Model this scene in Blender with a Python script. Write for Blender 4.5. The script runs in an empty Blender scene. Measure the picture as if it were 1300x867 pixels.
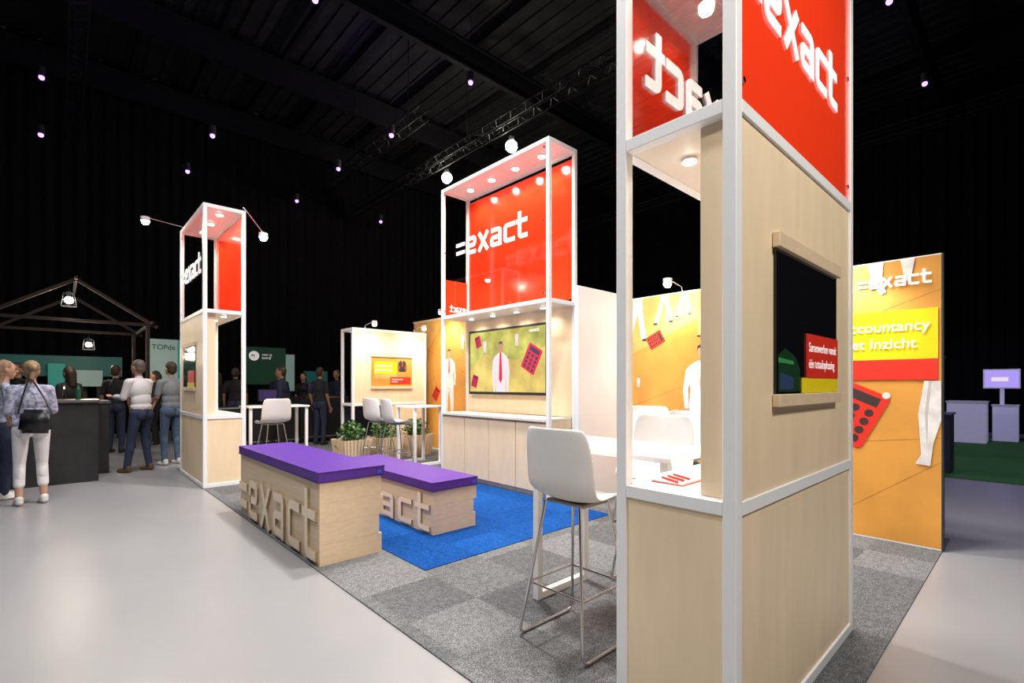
import bpy, bmesh, math, random
import numpy as np
from mathutils import Vector, Matrix
random.seed(4)
S=bpy.context.scene
C=S.collection
S.view_settings.view_transform='Standard'
TMP=bpy.data.scenes.new('tmp')
# ---------------------------------------------------------------- materials
def nt(name):
    m=bpy.data.materials.new(name); m.use_nodes=True
    return m,m.node_tree,m.node_tree.nodes['Principled BSDF']
def mat(name,col,rough=.5,metal=0,em=None,es=0,spec=.5,var=0,vs=8,bump=0,bs=60,stretch=(1,1,1),coat=0):
    m,t,b=nt(name)
    b.inputs['Base Color'].default_value=(*col,1); b.inputs['Roughness'].default_value=rough
    b.inputs['Metallic'].default_value=metal; b.inputs['Specular IOR Level'].default_value=spec
    b.inputs['Coat Weight'].default_value=coat
    if em: b.inputs['Emission Color'].default_value=(*em,1); b.inputs['Emission Strength'].default_value=es
    tc=t.nodes.new('ShaderNodeTexCoord'); mp=t.nodes.new('ShaderNodeMapping'); mp.inputs['Scale'].default_value=stretch
    t.links.new(tc.outputs['Object'],mp.inputs['Vector'])
    n=t.nodes.new('ShaderNodeTexNoise'); n.inputs['Scale'].default_value=vs; n.inputs['Detail'].default_value=5
    t.links.new(mp.outputs[0],n.inputs['Vector'])
    r=t.nodes.new('ShaderNodeValToRGB')
    v=max(var,.01)
    r.color_ramp.elements[0].position=.3; r.color_ramp.elements[1].position=.7
    r.color_ramp.elements[0].color=(*[c*(1-v) for c in col],1)
    r.color_ramp.elements[1].color=(*[min(1,c*(1+v)) for c in col],1)
    t.links.new(n.outputs['Fac'],r.inputs[0]); t.links.new(r.outputs[0],b.inputs['Base Color'])
    if em and var>.2:
        r3=t.nodes.new('ShaderNodeValToRGB'); r3.color_ramp.elements[0].position=.3; r3.color_ramp.elements[1].position=.7
        r3.color_ramp.elements[0].color=(*[c*(1-v) for c in em],1); r3.color_ramp.elements[1].color=(*[min(1,c*(1+v)) for c in em],1)
        t.links.new(n.outputs['Fac'],r3.inputs[0]); t.links.new(r3.outputs[0],b.inputs['Emission Color'])
    if bump:
        n2=t.nodes.new('ShaderNodeTexNoise'); n2.inputs['Scale'].default_value=bs
        t.links.new(mp.outputs[0],n2.inputs['Vector'])
        bp=t.nodes.new('ShaderNodeBump'); bp.inputs['Strength'].default_value=bump; bp.inputs['Distance'].default_value=.01
        t.links.new(n2.outputs['Fac'],bp.inputs['Height']); t.links.new(bp.outputs[0],b.inputs['Normal'])
    return m
def glass(name,tint=(1,1,1),f0=.05,f1=.6,pw=2.0):
    m=bpy.data.materials.new(name); m.use_nodes=True; t=m.node_tree; t.nodes.clear()
    o=t.nodes.new('ShaderNodeOutputMaterial'); mx=t.nodes.new('ShaderNodeMixShader')
    tr=t.nodes.new('ShaderNodeBsdfTransparent'); tr.inputs[0].default_value=(*tint,1)
    g=t.nodes.new('ShaderNodeBsdfGlossy'); g.inputs['Roughness'].default_value=.01
    f=t.nodes.new('ShaderNodeLayerWeight'); f.inputs[0].default_value=.5
    p=t.nodes.new('ShaderNodeMath'); p.operation='POWER'; p.inputs[1].default_value=pw
    q=t.nodes.new('ShaderNodeMath'); q.operation='MULTIPLY_ADD'; q.inputs[1].default_value=f1; q.inputs[2].default_value=f0
    t.links.new(f.outputs['Facing'],p.inputs[0]); t.links.new(p.outputs[0],q.inputs[0])
    t.links.new(q.outputs[0],mx.inputs[0]); t.links.new(tr.outputs[0],mx.inputs[1]); t.links.new(g.outputs[0],mx.inputs[2])
    t.links.new(mx.outputs[0],o.inputs[0]); return m
WOOD=mat('birch_plywood',(.88,.695,.47),.45,var=.05,vs=3,stretch=(3,3,.6),bump=.03,bs=90)
WOODB=mat('solid_light_wood',(.74,.57,.385),.5,var=.06,vs=4,stretch=(3,.5,9))
WOODS=mat('light_wood_letters',(.95,.79,.59),.5,var=.03,vs=4,stretch=(3,.5,9))
WOODSHADE=mat('wood_shaded_sides',(.42,.29,.17),.6,var=.08,vs=12)  # shade on the raised letters' sides, put into a darker wood colour
WOODD=mat('dark_timber',(.022,.013,.009),.7,var=.3,vs=8)
WHITE=mat('white_powder_coat',(.88,.88,.89),.35)
CREAM=mat('cream_laminate',(.82,.74,.63),.4)
PLAST=mat('white_plastic',(.76,.75,.74),.3)
CHROME=mat('chrome',(.62,.62,.63),.18,metal=1)
RED=mat('red_acrylic',(.86,.045,.012),.15,coat=.3,em=(1,.055,.012),es=.22)  # slight glow added to offset dimming behind the acrylic
REDP=mat('red_print',(.80,.035,.02),.4)
YEL=mat('yellow_print',(.90,.72,.01),.4)
LET=mat('white_lettering',(.92,.92,.92),.4,em=(1,1,1),es=.35)  # glow added so the letters stay white behind acrylic
BLACK=mat('black_gloss',(.006,.006,.008),.08)
BLK=mat('black_matte',(.012,.012,.014),.6,var=.2)
DKM=mat('truss_dark_metal',(.005,.005,.007),.7,spec=.2)
PURP=mat('purple_upholstery',(.085,.02,.27),.5,var=.04,vs=30)
PURPD=mat('dark_purple_piping',(.03,.008,.11),.5)
BLUELAB=mat('blue_tag',(.02,.1,.6),.5)
ORG=mat('orange_print',(.72,.33,.06),.45,var=.24,vs=1.0)
ORGD=mat('orange_print_dark',(.50,.22,.045),.45,var=.2)
ORGL=mat('orange_print_light',(.84,.46,.13),.45,var=.2,vs=2)
SKINP=mat('skin_print',(.6,.3,.18),.5)
SUIT=mat('white_suit_print',(.80,.77,.75),.5,var=.16,vs=9)
SUITS=mat('suit_fold_print',(.55,.51,.49),.5,var=.1,vs=12)
DKP=mat('dark_print',(.05,.03,.03),.5)
TEAL=mat('teal_print',(.01,.10,.09),.5,em=(.02,.4,.35),es=.06)
PALE=mat('pale_sign',(.30,.40,.38),.5,em=(.5,.75,.7),es=.14)
GREEN=mat('dark_green_sign',(.01,.06,.035),.5,em=(.01,.2,.1),es=.04)
SCR=mat('lavender_screen',(.1,.1,.2),.3,em=(.45,.34,.95),es=.9)
TVO=mat('tv_orange',(.05,.03,.01),.15,em=(.80,.58,.16),es=.95,var=.35,vs=2.5)
TVG=mat('tv_green',(.03,.05,.01),.15,em=(.60,.56,.14),es=.95,var=.45,vs=3)
TVW=mat('tv_white',(.1,.1,.1),.15,em=(.85,.76,.80),es=.95)
TVR=mat('tv_red',(.1,.01,.02),.15,em=(.80,.02,.06),es=.9)
TVD=mat('tv_dark',(.02,.02,.05),.15,em=(.08,.05,.16),es=.5)
TVS=mat('tv_skin',(.1,.05,.03),.15,em=(.55,.28,.17),es=.9)
LAMP=mat('lamp_white',(1,1,1),.5,em=(1,.93,.8),es=30)
LAMPB=mat('lamp_bright',(1,1,1),.5,em=(1,.9,.7),es=180)
LAMPP=mat('lamp_purple',(.5,.3,1),.5,em=(.46,.20,1),es=4)
LEAF=mat('ivy_leaf',(.05,.14,.025),.5,var=.5,vs=15)
SOIL=mat('soil',(.03,.02,.01),.9,var=.3)
GRASS=mat('green_carpet',(.03,.15,.018),.95,var=.3,vs=60,bump=.4,bs=300)
BARM=mat('bar_dark_front',(.02,.019,.021),.5,var=.3,vs=4)
BARW=mat('bar_top',(.12,.11,.11),.35)
PAPER=mat('paper',(.7,.68,.65),.6)
GL=glass('clear_acrylic',(.97,.97,.98),.05,.8,2.0)
GLD=glass('clear_display_acrylic',(.97,.97,.98),.02,.18,2.2)
GLW=glass('bottle_glass',(.85,.9,.88),.05,.6,2)
CONC,t,b=nt('polished_concrete')
tc=t.nodes.new('ShaderNodeTexCoord'); n=t.nodes.new('ShaderNodeTexNoise'); n.inputs['Scale'].default_value=.5; n.inputs['Detail'].default_value=4; n.inputs['Roughness'].default_value=.5
t.links.new(tc.outputs['Object'],n.inputs['Vector']); r=t.nodes.new('ShaderNodeValToRGB'); r.color_ramp.elements[0].position=.2;r.color_ramp.elements[1].position=.8
r.color_ramp.elements[0].color=(.235,.236,.245,1); r.color_ramp.elements[1].color=(.295,.295,.304,1)
t.links.new(n.outputs['Fac'],r.inputs[0]); t.links.new(r.outputs[0],b.inputs['Base Color'])
b.inputs['Roughness'].default_value=.33
def carpetmat(name,a,bcol,speck):
    m,t,b=nt(name); b.inputs['Roughness'].default_value=.95; b.inputs['Specular IOR Level'].default_value=.1
    g=t.nodes.new('ShaderNodeNewGeometry'); sc=t.nodes.new('ShaderNodeVectorMath'); sc.operation='SCALE'; sc.inputs['Scale'].default_value=2.0
    fl=t.nodes.new('ShaderNodeVectorMath'); fl.operation='FLOOR'; wn=t.nodes.new('ShaderNodeTexWhiteNoise'); wn.noise_dimensions='2D'
    t.links.new(g.outputs['Position'],sc.inputs[0]); t.links.new(sc.outputs[0],fl.inputs[0]); t.links.new(fl.outputs[0],wn.inputs['Vector'])
    mx=t.nodes.new('ShaderNodeMix'); mx.data_type='RGBA'; mx.inputs[6].default_value=(*a,1); mx.inputs[7].default_value=(*bcol,1)
    t.links.new(wn.outputs['Value'],mx.inputs[0])
    def noise(s,d,lo,hi):
        n=t.nodes.new('ShaderNodeTexNoise'); n.inputs['Scale'].default_value=s; n.inputs['Detail'].default_value=d; t.links.new(g.outputs['Position'],n.inputs['Vector'])
        mr=t.nodes.new('ShaderNodeMapRange'); mr.inputs['From Min'].default_value=.35; mr.inputs['From Max'].default_value=.65; mr.inputs['To Min'].default_value=lo; mr.inputs['To Max'].default_value=hi
        t.links.new(n.outputs['Fac'],mr.inputs[0]); return n,mr
    n,mr=noise(120,3,1-speck,1+speck); n3,mr3=noise(30,2,1-speck*.35,1+speck*.35)
    mm=t.nodes.new('ShaderNodeMath'); mm.operation='MULTIPLY'; t.links.new(mr.outputs[0],mm.inputs[0]); t.links.new(mr3.outputs[0],mm.inputs[1])
    mu=t.nodes.new('ShaderNodeVectorMath'); mu.operation='SCALE'; t.links.new(mx.outputs[2],mu.inputs[0]); t.links.new(mm.outputs[0],mu.inputs['Scale'])
    t.links.new(mu.outputs[0],b.inputs['Base Color'])
    bp=t.nodes.new('ShaderNodeBump'); bp.inputs['Strength'].default_value=.4; bp.inputs['Distance'].default_value=.004
    t.links.new(n.outputs['Fac'],bp.inputs['Height']); t.links.new(bp.outputs[0],b.inputs['Normal'])
    return m
CARP=carpetmat('grey_carpet_tiles',(.095,.097,.101),(.170,.172,.177),.5)
BLUE=carpetmat('blue_carpet',(.004,.046,.20),(.008,.075,.29),.4)
CURT=mat('black_curtain',(.0055,.005,.0065),.9,var=.2,spec=.1)
CEIL=mat('dark_roof',(.018,.018,.021),.9,var=.3,vs=2,spec=.1)
BEAM=mat('roof_steel',(.007,.007,.009),.8,var=.2,spec=.15)
# ---------------------------------------------------------------- helpers
def reg(o,parent=None,pl=None):
    C.objects.link(o)
    if parent is not None:
        o.parent=parent; o.matrix_parent_inverse=Matrix.Translation(parent.location).inverted()
    return o
def top(o,label,cat,group=None,kind=None):
    o['label']=label; o['category']=cat
    if group:o['group']=group
    if kind:o['kind']=kind
    return o
def R(name,loc,label,cat,group=None):
    e=bpy.data.objects.new(name,None); e.location=loc; e.empty_display_size=.2; C.objects.link(e)
    return top(e,label,cat,group)
def frombm(name,bm,mats,parent=None,center=True,smooth=False):
    if center and len(bm.verts):
        mn=Vector([min(v.co[i] for v in bm.verts) for i in range(3)]); mx=Vector([max(v.co[i] for v in bm.verts) for i in range(3)])
        c=(mn+mx)/2; c.z=mn.z
        bmesh.ops.translate(bm,verts=bm.verts,vec=-c)
    else: c=Vector((0,0,0))
    me=bpy.data.meshes.new(name); bm.to_mesh(me); bm.free()
    for m in (mats if isinstance(mats,list) else [mats]): me.materials.append(m)
    if smooth:
        for p in me.polygons:p.use_smooth=True
    o=bpy.data.objects.new(name,me); o.location=c
    return reg(o,parent)
def bbox(bm,x0,x1,y0,y1,z0,z1,mi=0):
    r=bmesh.ops.create_cube(bm,size=1,matrix=Matrix.Translation(((x0+x1)/2,(y0+y1)/2,(z0+z1)/2))@Matrix.Diagonal((x1-x0,y1-y0,z1-z0,1)))
    for v in r['verts']:
        for f in v.link_faces:f.material_index=mi
    return r
def box(name,x0,x1,y0,y1,z0,z1,m,parent=None,bev=.003,seg=1):
    bm=bmesh.new(); bbox(bm,x0,x1,y0,y1,z0,z1)
    if bev: bmesh.ops.bevel(bm,geom=bm.edges[:],offset=bev,segments=seg,affect='EDGES',profile=.6)
    return frombm(name,bm,m,parent)
def rod(bm,a,b,r,seg=8,r2=None,mi=0):
    a=Vector(a);b=Vector(b);d=b-a
    q=d.to_track_quat('Z','Y').to_matrix().to_4x4()
    res=bmesh.ops.create_cone(bm,cap_ends=True,segments=seg,radius1=r,radius2=r if r2 is None else r2,depth=d.length,matrix=Matrix.Translation((a+b)/2)@q)
    for v in res['verts']:
        for f in v.link_faces:f.material_index=mi
def rodo(name,a,b,r,m,parent=None,seg=12):
    bm=bmesh.new(); rod(bm,a,b,r,seg); return frombm(name,bm,m,parent,smooth=False)
def evalmesh(o):
    TMP.collection.objects.link(o); vl=TMP.view_layers[0]; vl.update(); dg=vl.depsgraph
    me=bpy.data.meshes.new_from_object(o.evaluated_get(dg)); bpy.data.objects.remove(o); return me
def tube(name,pts,r,m,parent=None,closed=False,rad=.03):
    P=roundpath([Vector(p) for p in pts],rad,closed)
    cu=bpy.data.curves.new(name,'CURVE'); cu.dimensions='3D'; sp=cu.splines.new('POLY'); sp.points.add(len(P)-1)
    for i,p in enumerate(P): sp.points[i].co=(*p,1)
    sp.use_cyclic_u=closed; cu.bevel_depth=r; cu.bevel_resolution=3; cu.use_fill_caps=True
    me=evalmesh(bpy.data.objects.new(name,cu))
    me.materials.clear(); me.materials.append(m)
    for p in me.polygons:p.use_smooth=True
    return reg(bpy.data.objects.new(name,me),parent)
def roundpath(P,rad,closed=False,seg=6):
    out=[];n=len(P)
    for i in range(n):
        if not closed and i in(0,n-1): out.append(P[i]);continue
        a=P[i-1];b=P[i];c=P[(i+1)%n]
        l1=(a-b).length;l2=(c-b).length; r=min(rad,l1*.49,l2*.49)
        s=b+(a-b).normalized()*r; e=b+(c-b).normalized()*r
        for k in range(seg+1):
            t=k/seg; out.append(s*(1-t)**2+b*2*t*(1-t)+e*t*t)
    return out
def logo_bm(h,depth,stroke=.225,gap=0):
    bm=bmesh.new()
    L=[]
    L.append(([(0,.27),(.78,.27)],.2)); L.append(([(0,.71),(.78,.71)],.2))
    def ad(o,strokes):
        for s in strokes: L.append(([(x+o,y) for x,y in s],stroke))
    g=gap
    ad(.90+g,[[(.12,.49),(.75,.49),(.75,.88),(.12,.88),(.12,.12),(.84,.12)]])
    ad(1.90+2*g,[[(.10,-.0),(.82,1.0)],[(.10,1.0),(.82,0)]])
    ad(2.92+3*g,[[(.08,.88),(.76,.88),(.76,0)],[(.76,.49),(.12,.49),(.12,.12),(.76,.12)]])
    ad(3.95+4*g,[[(.82,.88),(.12,.88),(.12,.12),(.82,.12)]])
    ad(4.85+5*g,[[(.26,1.35),(.26,.12),(.80,.12)],[(.0,.88),(.78,.88)]])
    for k,(pts,w) in enumerate(L):
        P=roundpath([Vector((x,y,0)) for x,y in pts],.15)
        lf=[];rt=[]
        for i,p in enumerate(P):
            a=P[max(i-1,0)];c=P[min(i+1,len(P)-1)]
            d=(c-a).normalized(); nn=Vector((-d.y,d.x,0))*w/2
            lf.append(p+nn);rt.append(p-nn)
        z0=0;z1=depth/h+ (k%3)*.0006/h
        vs=[]
        for l,r_ in zip(lf,rt):
            vs.append([bm.verts.new((l.x,l.y,z0)),bm.verts.new((r_.x,r_.y,z0)),bm.verts.new((r_.x,r_.y,z1)),bm.verts.new((l.x,l.y,z1))])
        for i in range(len(vs)-1):
            A=vs[i];B=vs[i+1]
            for j in range(4):
                fc=bm.faces.new((A[j],A[(j+1)%4],B[(j+1)%4],B[j])); fc.material_index=0 if j==2 else 1
        for fc in (bm.faces.new(vs[0]),bm.faces.new(vs[-1][::-1])): fc.material_index=1
    bmesh.ops.scale(bm,vec=(h,h,h),verts=bm.verts)
    bmesh.ops.recalc_face_normals(bm,faces=bm.faces)
    return bm
class F:
    def __init__(s,o,r,u=(0,0,1)):
        s.o=Vector(o);s.r=Vector(r).normalized();s.u=Vector(u).normalized();s.n=s.r.cross(s.u)
    def M(s,u=0,v=0,off=0):
        m=Matrix.Identity(4); m.col[0]=(*s.r,0);m.col[1]=(*s.u,0);m.col[2]=(*s.n,0);m.col[3]=(*(s.o+s.r*u+s.u*v+s.n*off),1); return m
    def p(s,u,v,off=0): return s.o+s.r*u+s.u*v+s.n*off
def logo(f,u,v,h,depth,m,parent,off=.002,name='logo_lettering',wid=1):
    bm=logo_bm(h,depth); bm.transform(f.M(u,v,off)@Matrix.Diagonal((wid,1,1,1))); return frombm(name,bm,[m,m],parent)
def text(f,u,v,s,txt,m,parent,off=.003,ext=.001,bold=.0,name='lettering',align='LEFT',line=1.0,wid=1):
    for k,ln in enumerate(txt.split('\n')):
        cu=bpy.data.curves.new('t','FONT'); cu.body=ln; cu.size=s; cu.extrude=ext; cu.offset=bold; cu.align_x=align
        me=evalmesh(bpy.data.objects.new('t',cu))
        me.materials.clear(); me.materials.append(m); me.transform(f.M(u,v-k*s*line,off)@Matrix.Diagonal((wid,1,1,1)))
        reg(bpy.data.objects.new(name,me),parent)
class Flat:
    def __init__(s,f): s.f=f; s.P=[]
    def poly(s,pts,m): s.P.append((pts,m))
    def rect(s,a,b,c,d,m): s.poly([(a,b),(c,b),(c,d),(a,d)],m)
    def disc(s,u,v,r,m,n=16,ry=None):
        s.poly([(u+r*math.cos(i*2*math.pi/n),v+(ry or r)*math.sin(i*2*math.pi/n)) for i in range(n)],m)
    def line(s,a,b,w,m):
        a=Vector(a);b=Vector(b);d=(b-a).normalized();n=Vector((-d.y,d.x))*w/2
        s.poly([tuple(a+n),tuple(a-n),tuple(b-n),tuple(b+n)],m)
    def build(s,name,parent,off=.003):
        bm=bmesh.new();mats=[]
        for i,(pts,m) in enumerate(s.P):
            if m not in mats:mats.append(m)
            vs=[bm.verts.new(s.f.p(u,v,off+i*.00007)) for u,v in pts]
            fc=bm.faces.new(vs); fc.material_index=mats.index(m)
            fc.normal_update()
            if fc.normal.dot(s.f.n)<0: fc.normal_flip()
        return frombm(name,bm,mats,parent)
    def calc(s,u,v,w,ang,red=None,dark=None):
        red=red or REDP; dark=dark or DKP
        ca,sa=math.cos(ang),math.sin(ang)
        def T(x,y): return (u+(x*ca-y*sa)*w,v+(x*sa+y*ca)*w)
        s.poly([T(-.36,-.55),T(.36,-.55),T(.42,-.5),T(.42,.5),T(.36,.55),T(-.36,.55),T(-.42,.5),T(-.42,-.5)],red)
        s.poly([T(-.3,.28),T(.3,.28),T(.3,.46),T(-.3,.46)],dark)
        for i in range(3):
            for j in range(4):
                cx,cy=T(-.24+.24*i,.14-.18*j); s.disc(cx,cy,.075*w,dark,10)
    def man(s,u,v,h,suit=None,tie=None,skin=None,legs=True):
        fold=SUITS if suit is None else suit
        suit=suit or SUIT; tie=tie or REDP; skin=skin or SKINP
        k=h
        s.poly([(u-.11*k,v+.46*k),(u-.10*k,v+.62*k),(u-.125*k,v+.80*k),(u-.09*k,v+.835*k),(u-.03*k,v+.865*k),(u+.03*k,v+.865*k),(u+.09*k,v+.835*k),(u+.125*k,v+.80*k),(u+.10*k,v+.62*k),(u+.11*k,v+.46*k)],suit)
        for g in (-1,1):
            s.poly([(u+g*.10*k,v+.83*k),(u+g*.14*k,v+.79*k),(u+g*.165*k,v+.62*k),(u+g*.15*k,v+.47*k),(u+g*.115*k,v+.47*k),(u+g*.12*k,v+.62*k),(u+g*.095*k,v+.76*k)],suit)
            s.poly([(u+g*.095*k,v+.76*k),(u+g*.102*k,v+.62*k),(u+g*.118*k,v+.48*k),(u+g*.108*k,v+.48*k),(u+g*.094*k,v+.62*k)],fold)
            s.disc(u+g*.132*k,v+.45*k,.018*k,skin,10,.026*k)
            s.poly([(u+g*.035*k,v+.86*k),(u+g*.05*k,v+.78*k),(u+g*.008*k,v+.60*k),(u+g*.002*k,v+.60*k),(u+g*.015*k,v+.72*k)],fold)
        if legs:
            s.poly([(u-.108*k,v+.5*k),(u-.115*k,v+.25*k),(u-.10*k,v+.03*k),(u-.04*k,v+.03*k),(u-.03*k,v+.25*k),(u-.003*k,v+.44*k),(u+.03*k,v+.25*k),(u+.04*k,v+.03*k),(u+.10*k,v+.03*k),(u+.115*k,v+.25*k),(u+.108*k,v+.5*k)],suit)
            s.disc(u-.08*k,v+.02*k,.045*k,DKP,10,.018*k); s.disc(u+.08*k,v+.02*k,.045*k,DKP,10,.018*k)
        s.poly([(u-.03*k,v+.865*k),(u,v+.76*k),(u+.03*k,v+.865*k)],SUIT); s.poly([(u-.022*k,v+.90*k),(u-.022*k,v+.86*k),(u,v+.845*k),(u+.022*k,v+.86*k),(u+.022*k,v+.90*k)],skin)
        s.poly([(u-.01*k,v+.85*k),(u-.014*k,v+.66*k),(u,v+.63*k),(u+.014*k,v+.66*k),(u+.01*k,v+.85*k)],tie)
        s.disc(u,v+.935*k,.040*k,skin,16,.055*k)
        s.poly([(u-.043*k,v+.94*k),(u-.04*k,v+.98*k),(u,v+1.0*k),(u+.04*k,v+.98*k),(u+.043*k,v+.94*k),(u+.03*k,v+.965*k),(u-.03*k,v+.965*k)],DKP)
def dup(root,loc,rot=0,label=None):
    def cp(o,par):
        n=o.copy(); C.objects.link(n)
        if par is not None:n.parent=par
        for ch in [c for c in bpy.data.objects if c.parent==o and c!=n]: cp(ch,n)
        return n
    n=cp(root,None); n.location=loc; n.rotation_euler=(0,0,rot)
    if label:n['label']=label
    return n
# ---------------------------------------------------------------- room
def struct(o,lab=None):
    o['kind']='structure'; return o
X0,X1,Y0,Y1=-9,20,-8,18
struct(box('floor',X0,X1,Y0,Y1,-.1,0,CONC,bev=0))
def curtain(name,a,b,z1,inward):
    bm=bmesh.new(); a=Vector(a);b=Vector(b);L=(b-a).length;n=int(L/.05); d=(b-a).normalized(); nn=Vector(inward)
    prev=None
    for i in range(n+1):
        s=L*i/n; off=.045*math.sin(s*2*math.pi/.31)+.025*math.sin(s*2*math.pi/.83+1)
        p=a+d*s+nn*(off+.1)
        v0=bm.verts.new((p.x,p.y,0));v1=bm.verts.new((p.x,p.y,z1))
        if prev: bm.faces.new((prev[0],v0,v1,prev[1]))
        prev=(v0,v1)
    return struct(frombm(name,bm,CURT,smooth=True))
curtain('wall_north',(X0,Y1,0),(X1,Y1,0),10.5,(0,-1,0))
curtain('wall_east',(X1,Y0,0),(X1,Y1,0),10.5,(-1,0,0))
curtain('wall_west',(X0,Y0,0),(X0,Y1,0),10.5,(1,0,0))
curtain('wall_south',(X0,Y0,0),(X1,Y0,0),10.5,(0,1,0))
bm=bmesh.new()
n=int((X1-X0)/.2)
for i in range(n):
    x=X0+i*.2; z=10.5+(.05 if i%2 else 0)
    bbox(bm,x,x+.2,Y0,Y1,z,z+.06)
struct(frombm('ceiling',bm,CEIL))
k=1
def roofbeam(bm,y,z0,z1):
    bbox(bm,X0,X1,y-.07,y+.07,z0+.3,z0+.36); bbox(bm,X0,X1,y-.07,y+.07,z1-.06,z1); bbox(bm,X0,X1,y-.01,y+.01,z0+.36,z1-.06)
for y in (2,6,10,14,17.6):
    bm=bmesh.new(); roofbeam(bm,y,9.2,10.2); struct(frombm('trim_%d'%k,bm,BEAM)); k+=1
for x in (-6,-4.5,-3,-1.5,0,1.5,3,4.5,6,8,10,12,14,17):
    struct(box('trim_%d'%k,x-.06,x+.06,Y0,Y1,10.2,10.42,BEAM,bev=0)); k+=1
top(box('carpet',1.42,5.9,.555,9.75,0,.008,CARP,bev=0),'mottled grey carpet tiles laid on the concrete','carpet')
top(box('carpet',2.005,4.32,3.12,6.8,.0082,.014,BLUE,bev=0),'bright blue carpet inset under the purple benches','carpet')
top(box('carpet',9.8,18,-.55,2.4,0,.01,GRASS,bev=0),'green carpet on the hall floor by white counters','carpet')
ZC=.0085; ZB=.0145
# ---------------------------------------------------------------- towers
PW=.05
def frame(root,x0,x1,y0,y1,H,rails,sm=WHITE):
    for x in (x0,x1-PW):
        for y in (y0,y1-PW): box('post',x,x+PW,y,y+PW,ZC,H,sm,root)
    for z in rails:
        for y in (y0,y1-PW): box('rail',x0+PW,x1-PW,y,y+PW,z-PW,z,sm,root,.002)
        for x in (x0,x1-PW): box('rail',x,x+PW,y0+PW,y1-PW,z-PW,z,sm,root,.002)
def lamp(kind,loc,tgt,e,rad,col=(1,1,1),ang=1.2,blend=.6):
    l=bpy.data.lights.new('spot_lamp',kind); l.energy=e; l.color=col; l.shadow_soft_size=rad
    if kind=='SPOT': l.spot_size=ang; l.spot_blend=blend
    o=bpy.data.objects.new('spot_lamp',l); o.location=loc
    o.rotation_euler=(Vector(tgt)-Vector(loc)).to_track_quat('-Z','Y').to_euler(); C.objects.link(o)
def downlight(x,y,z,root,r=.035,e=0,m=LAMP):
    bm=bmesh.new(); bmesh.ops.create_cone(bm,cap_ends=True,segments=20,radius1=r*1.3,radius2=r*1.3,depth=.012,matrix=Matrix.Translation((x,y,z-.006)))
    o=frombm('downlight',bm,WHITE,root)
    bm=bmesh.new(); bmesh.ops.create_cone(bm,cap_ends=True,segments=20,radius1=r,radius2=r,depth=.006,matrix=Matrix.Translation((x,y,z-.0155)))
    l=frombm('lamp_lens',bm,m); l.parent=o; l.matrix_parent_inverse=Matrix.Translation(o.location).inverted()
    if e: lamp('SPOT',(x,y,z-.04),(x,y,0),e,r,(1,.9,.75),2.6,.8)
def clips(f,u0,u1,v0,v1,root):
    for u in (u0,u1):
        for v in (v0,(v0+v1)/2,v1):
            bm=bmesh.new(); rod(bm,f.p(u,v,-.004),f.p(u,v,.008),.012,10); frombm('panel_clip',bm,CHROME,root)
# near tower
ax0,ax1,ay0,ay1=1.735,3.303,.72,1.223
T=R('display_tower',((ax0+ax1)/2,(ay0+ay1)/2,ZC),'tall white-framed birch tower with red sign beside the bar table','display tower','framed display towers')
H1=3.84; rails=[ZC+PW,.98,2.42,H1]
frame(T,ax0,ax1,ay0,ay1,H1,rails)
i=.01
box('lower_panel',ax0+PW,ax1-PW,ay0+i,ay0+.03,ZC+PW,.93,WOOD,T,0)
box('lower_panel',ax0+PW,ax1-PW,ay1-.03,ay1-i,ZC+PW,.93,WOOD,T,0)
box('lower_panel',ax0+i,ax0+.03,ay0+PW,ay1-PW,ZC+PW,.93,WOOD,T,0)
box('lower_panel',ax1-.03,ax1-i,ay0+PW,ay1-PW,ZC+PW,.93,WOOD,T,0)
box('counter_shelf',ax0+PW,ax1-PW,ay0+PW,ay1-PW,.955,.98,WHITE,T,0)
box('middle_panel',ax0+PW,ax1-PW,ay0+i,ay0+.155,.981,2.37,WOOD,T,0)
box('middle_panel',ax1-.03,ax1-i,ay0+.155,ay1-PW,.981,2.37,WOOD,T,0)
box('soffit',ax0+PW,ax1-PW,ay0+PW,ay1-PW,2.375,2.415,CREAM,T,0)
box('top_panel',ax0+PW,ax1-PW,ay0+PW,ay1-PW,H1-.03,H1-.005,WHITE,T,0)
sp=box('sign_panel',ax0+PW+.004,ax1-PW-.004,ay0+.012,ay0+.02,2.424,H1-PW-.004,RED,T,0)
fA=F((ax0,ay0+.012,0),(1,0,0)); logo(fA,.085,2.83,.20,.004,LET,T,.002,wid=1.05)
box('glass_panel',ax0+PW+.004,ax1-PW-.004,ay1-.02,ay1-.014,2.424,H1-PW-.004,GL,T,0)
fB=F((ax1,ay1-.014,0),(-1,0,0)); logo(fB,.24,2.74,.205,.003,LET,T,-.012,wid=.98)
clips(fA,.08,ax1-ax0-.08,2.5,3.7,T); clips(fB,.08,ax1-ax0-.08,2.5,3.7,T)
for x in (2.0,2.5,3.0):
    downlight(x,.98,H1-.03,T,.04,16); downlight(x,1.03,2.375,T,.025,2.8)
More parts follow.
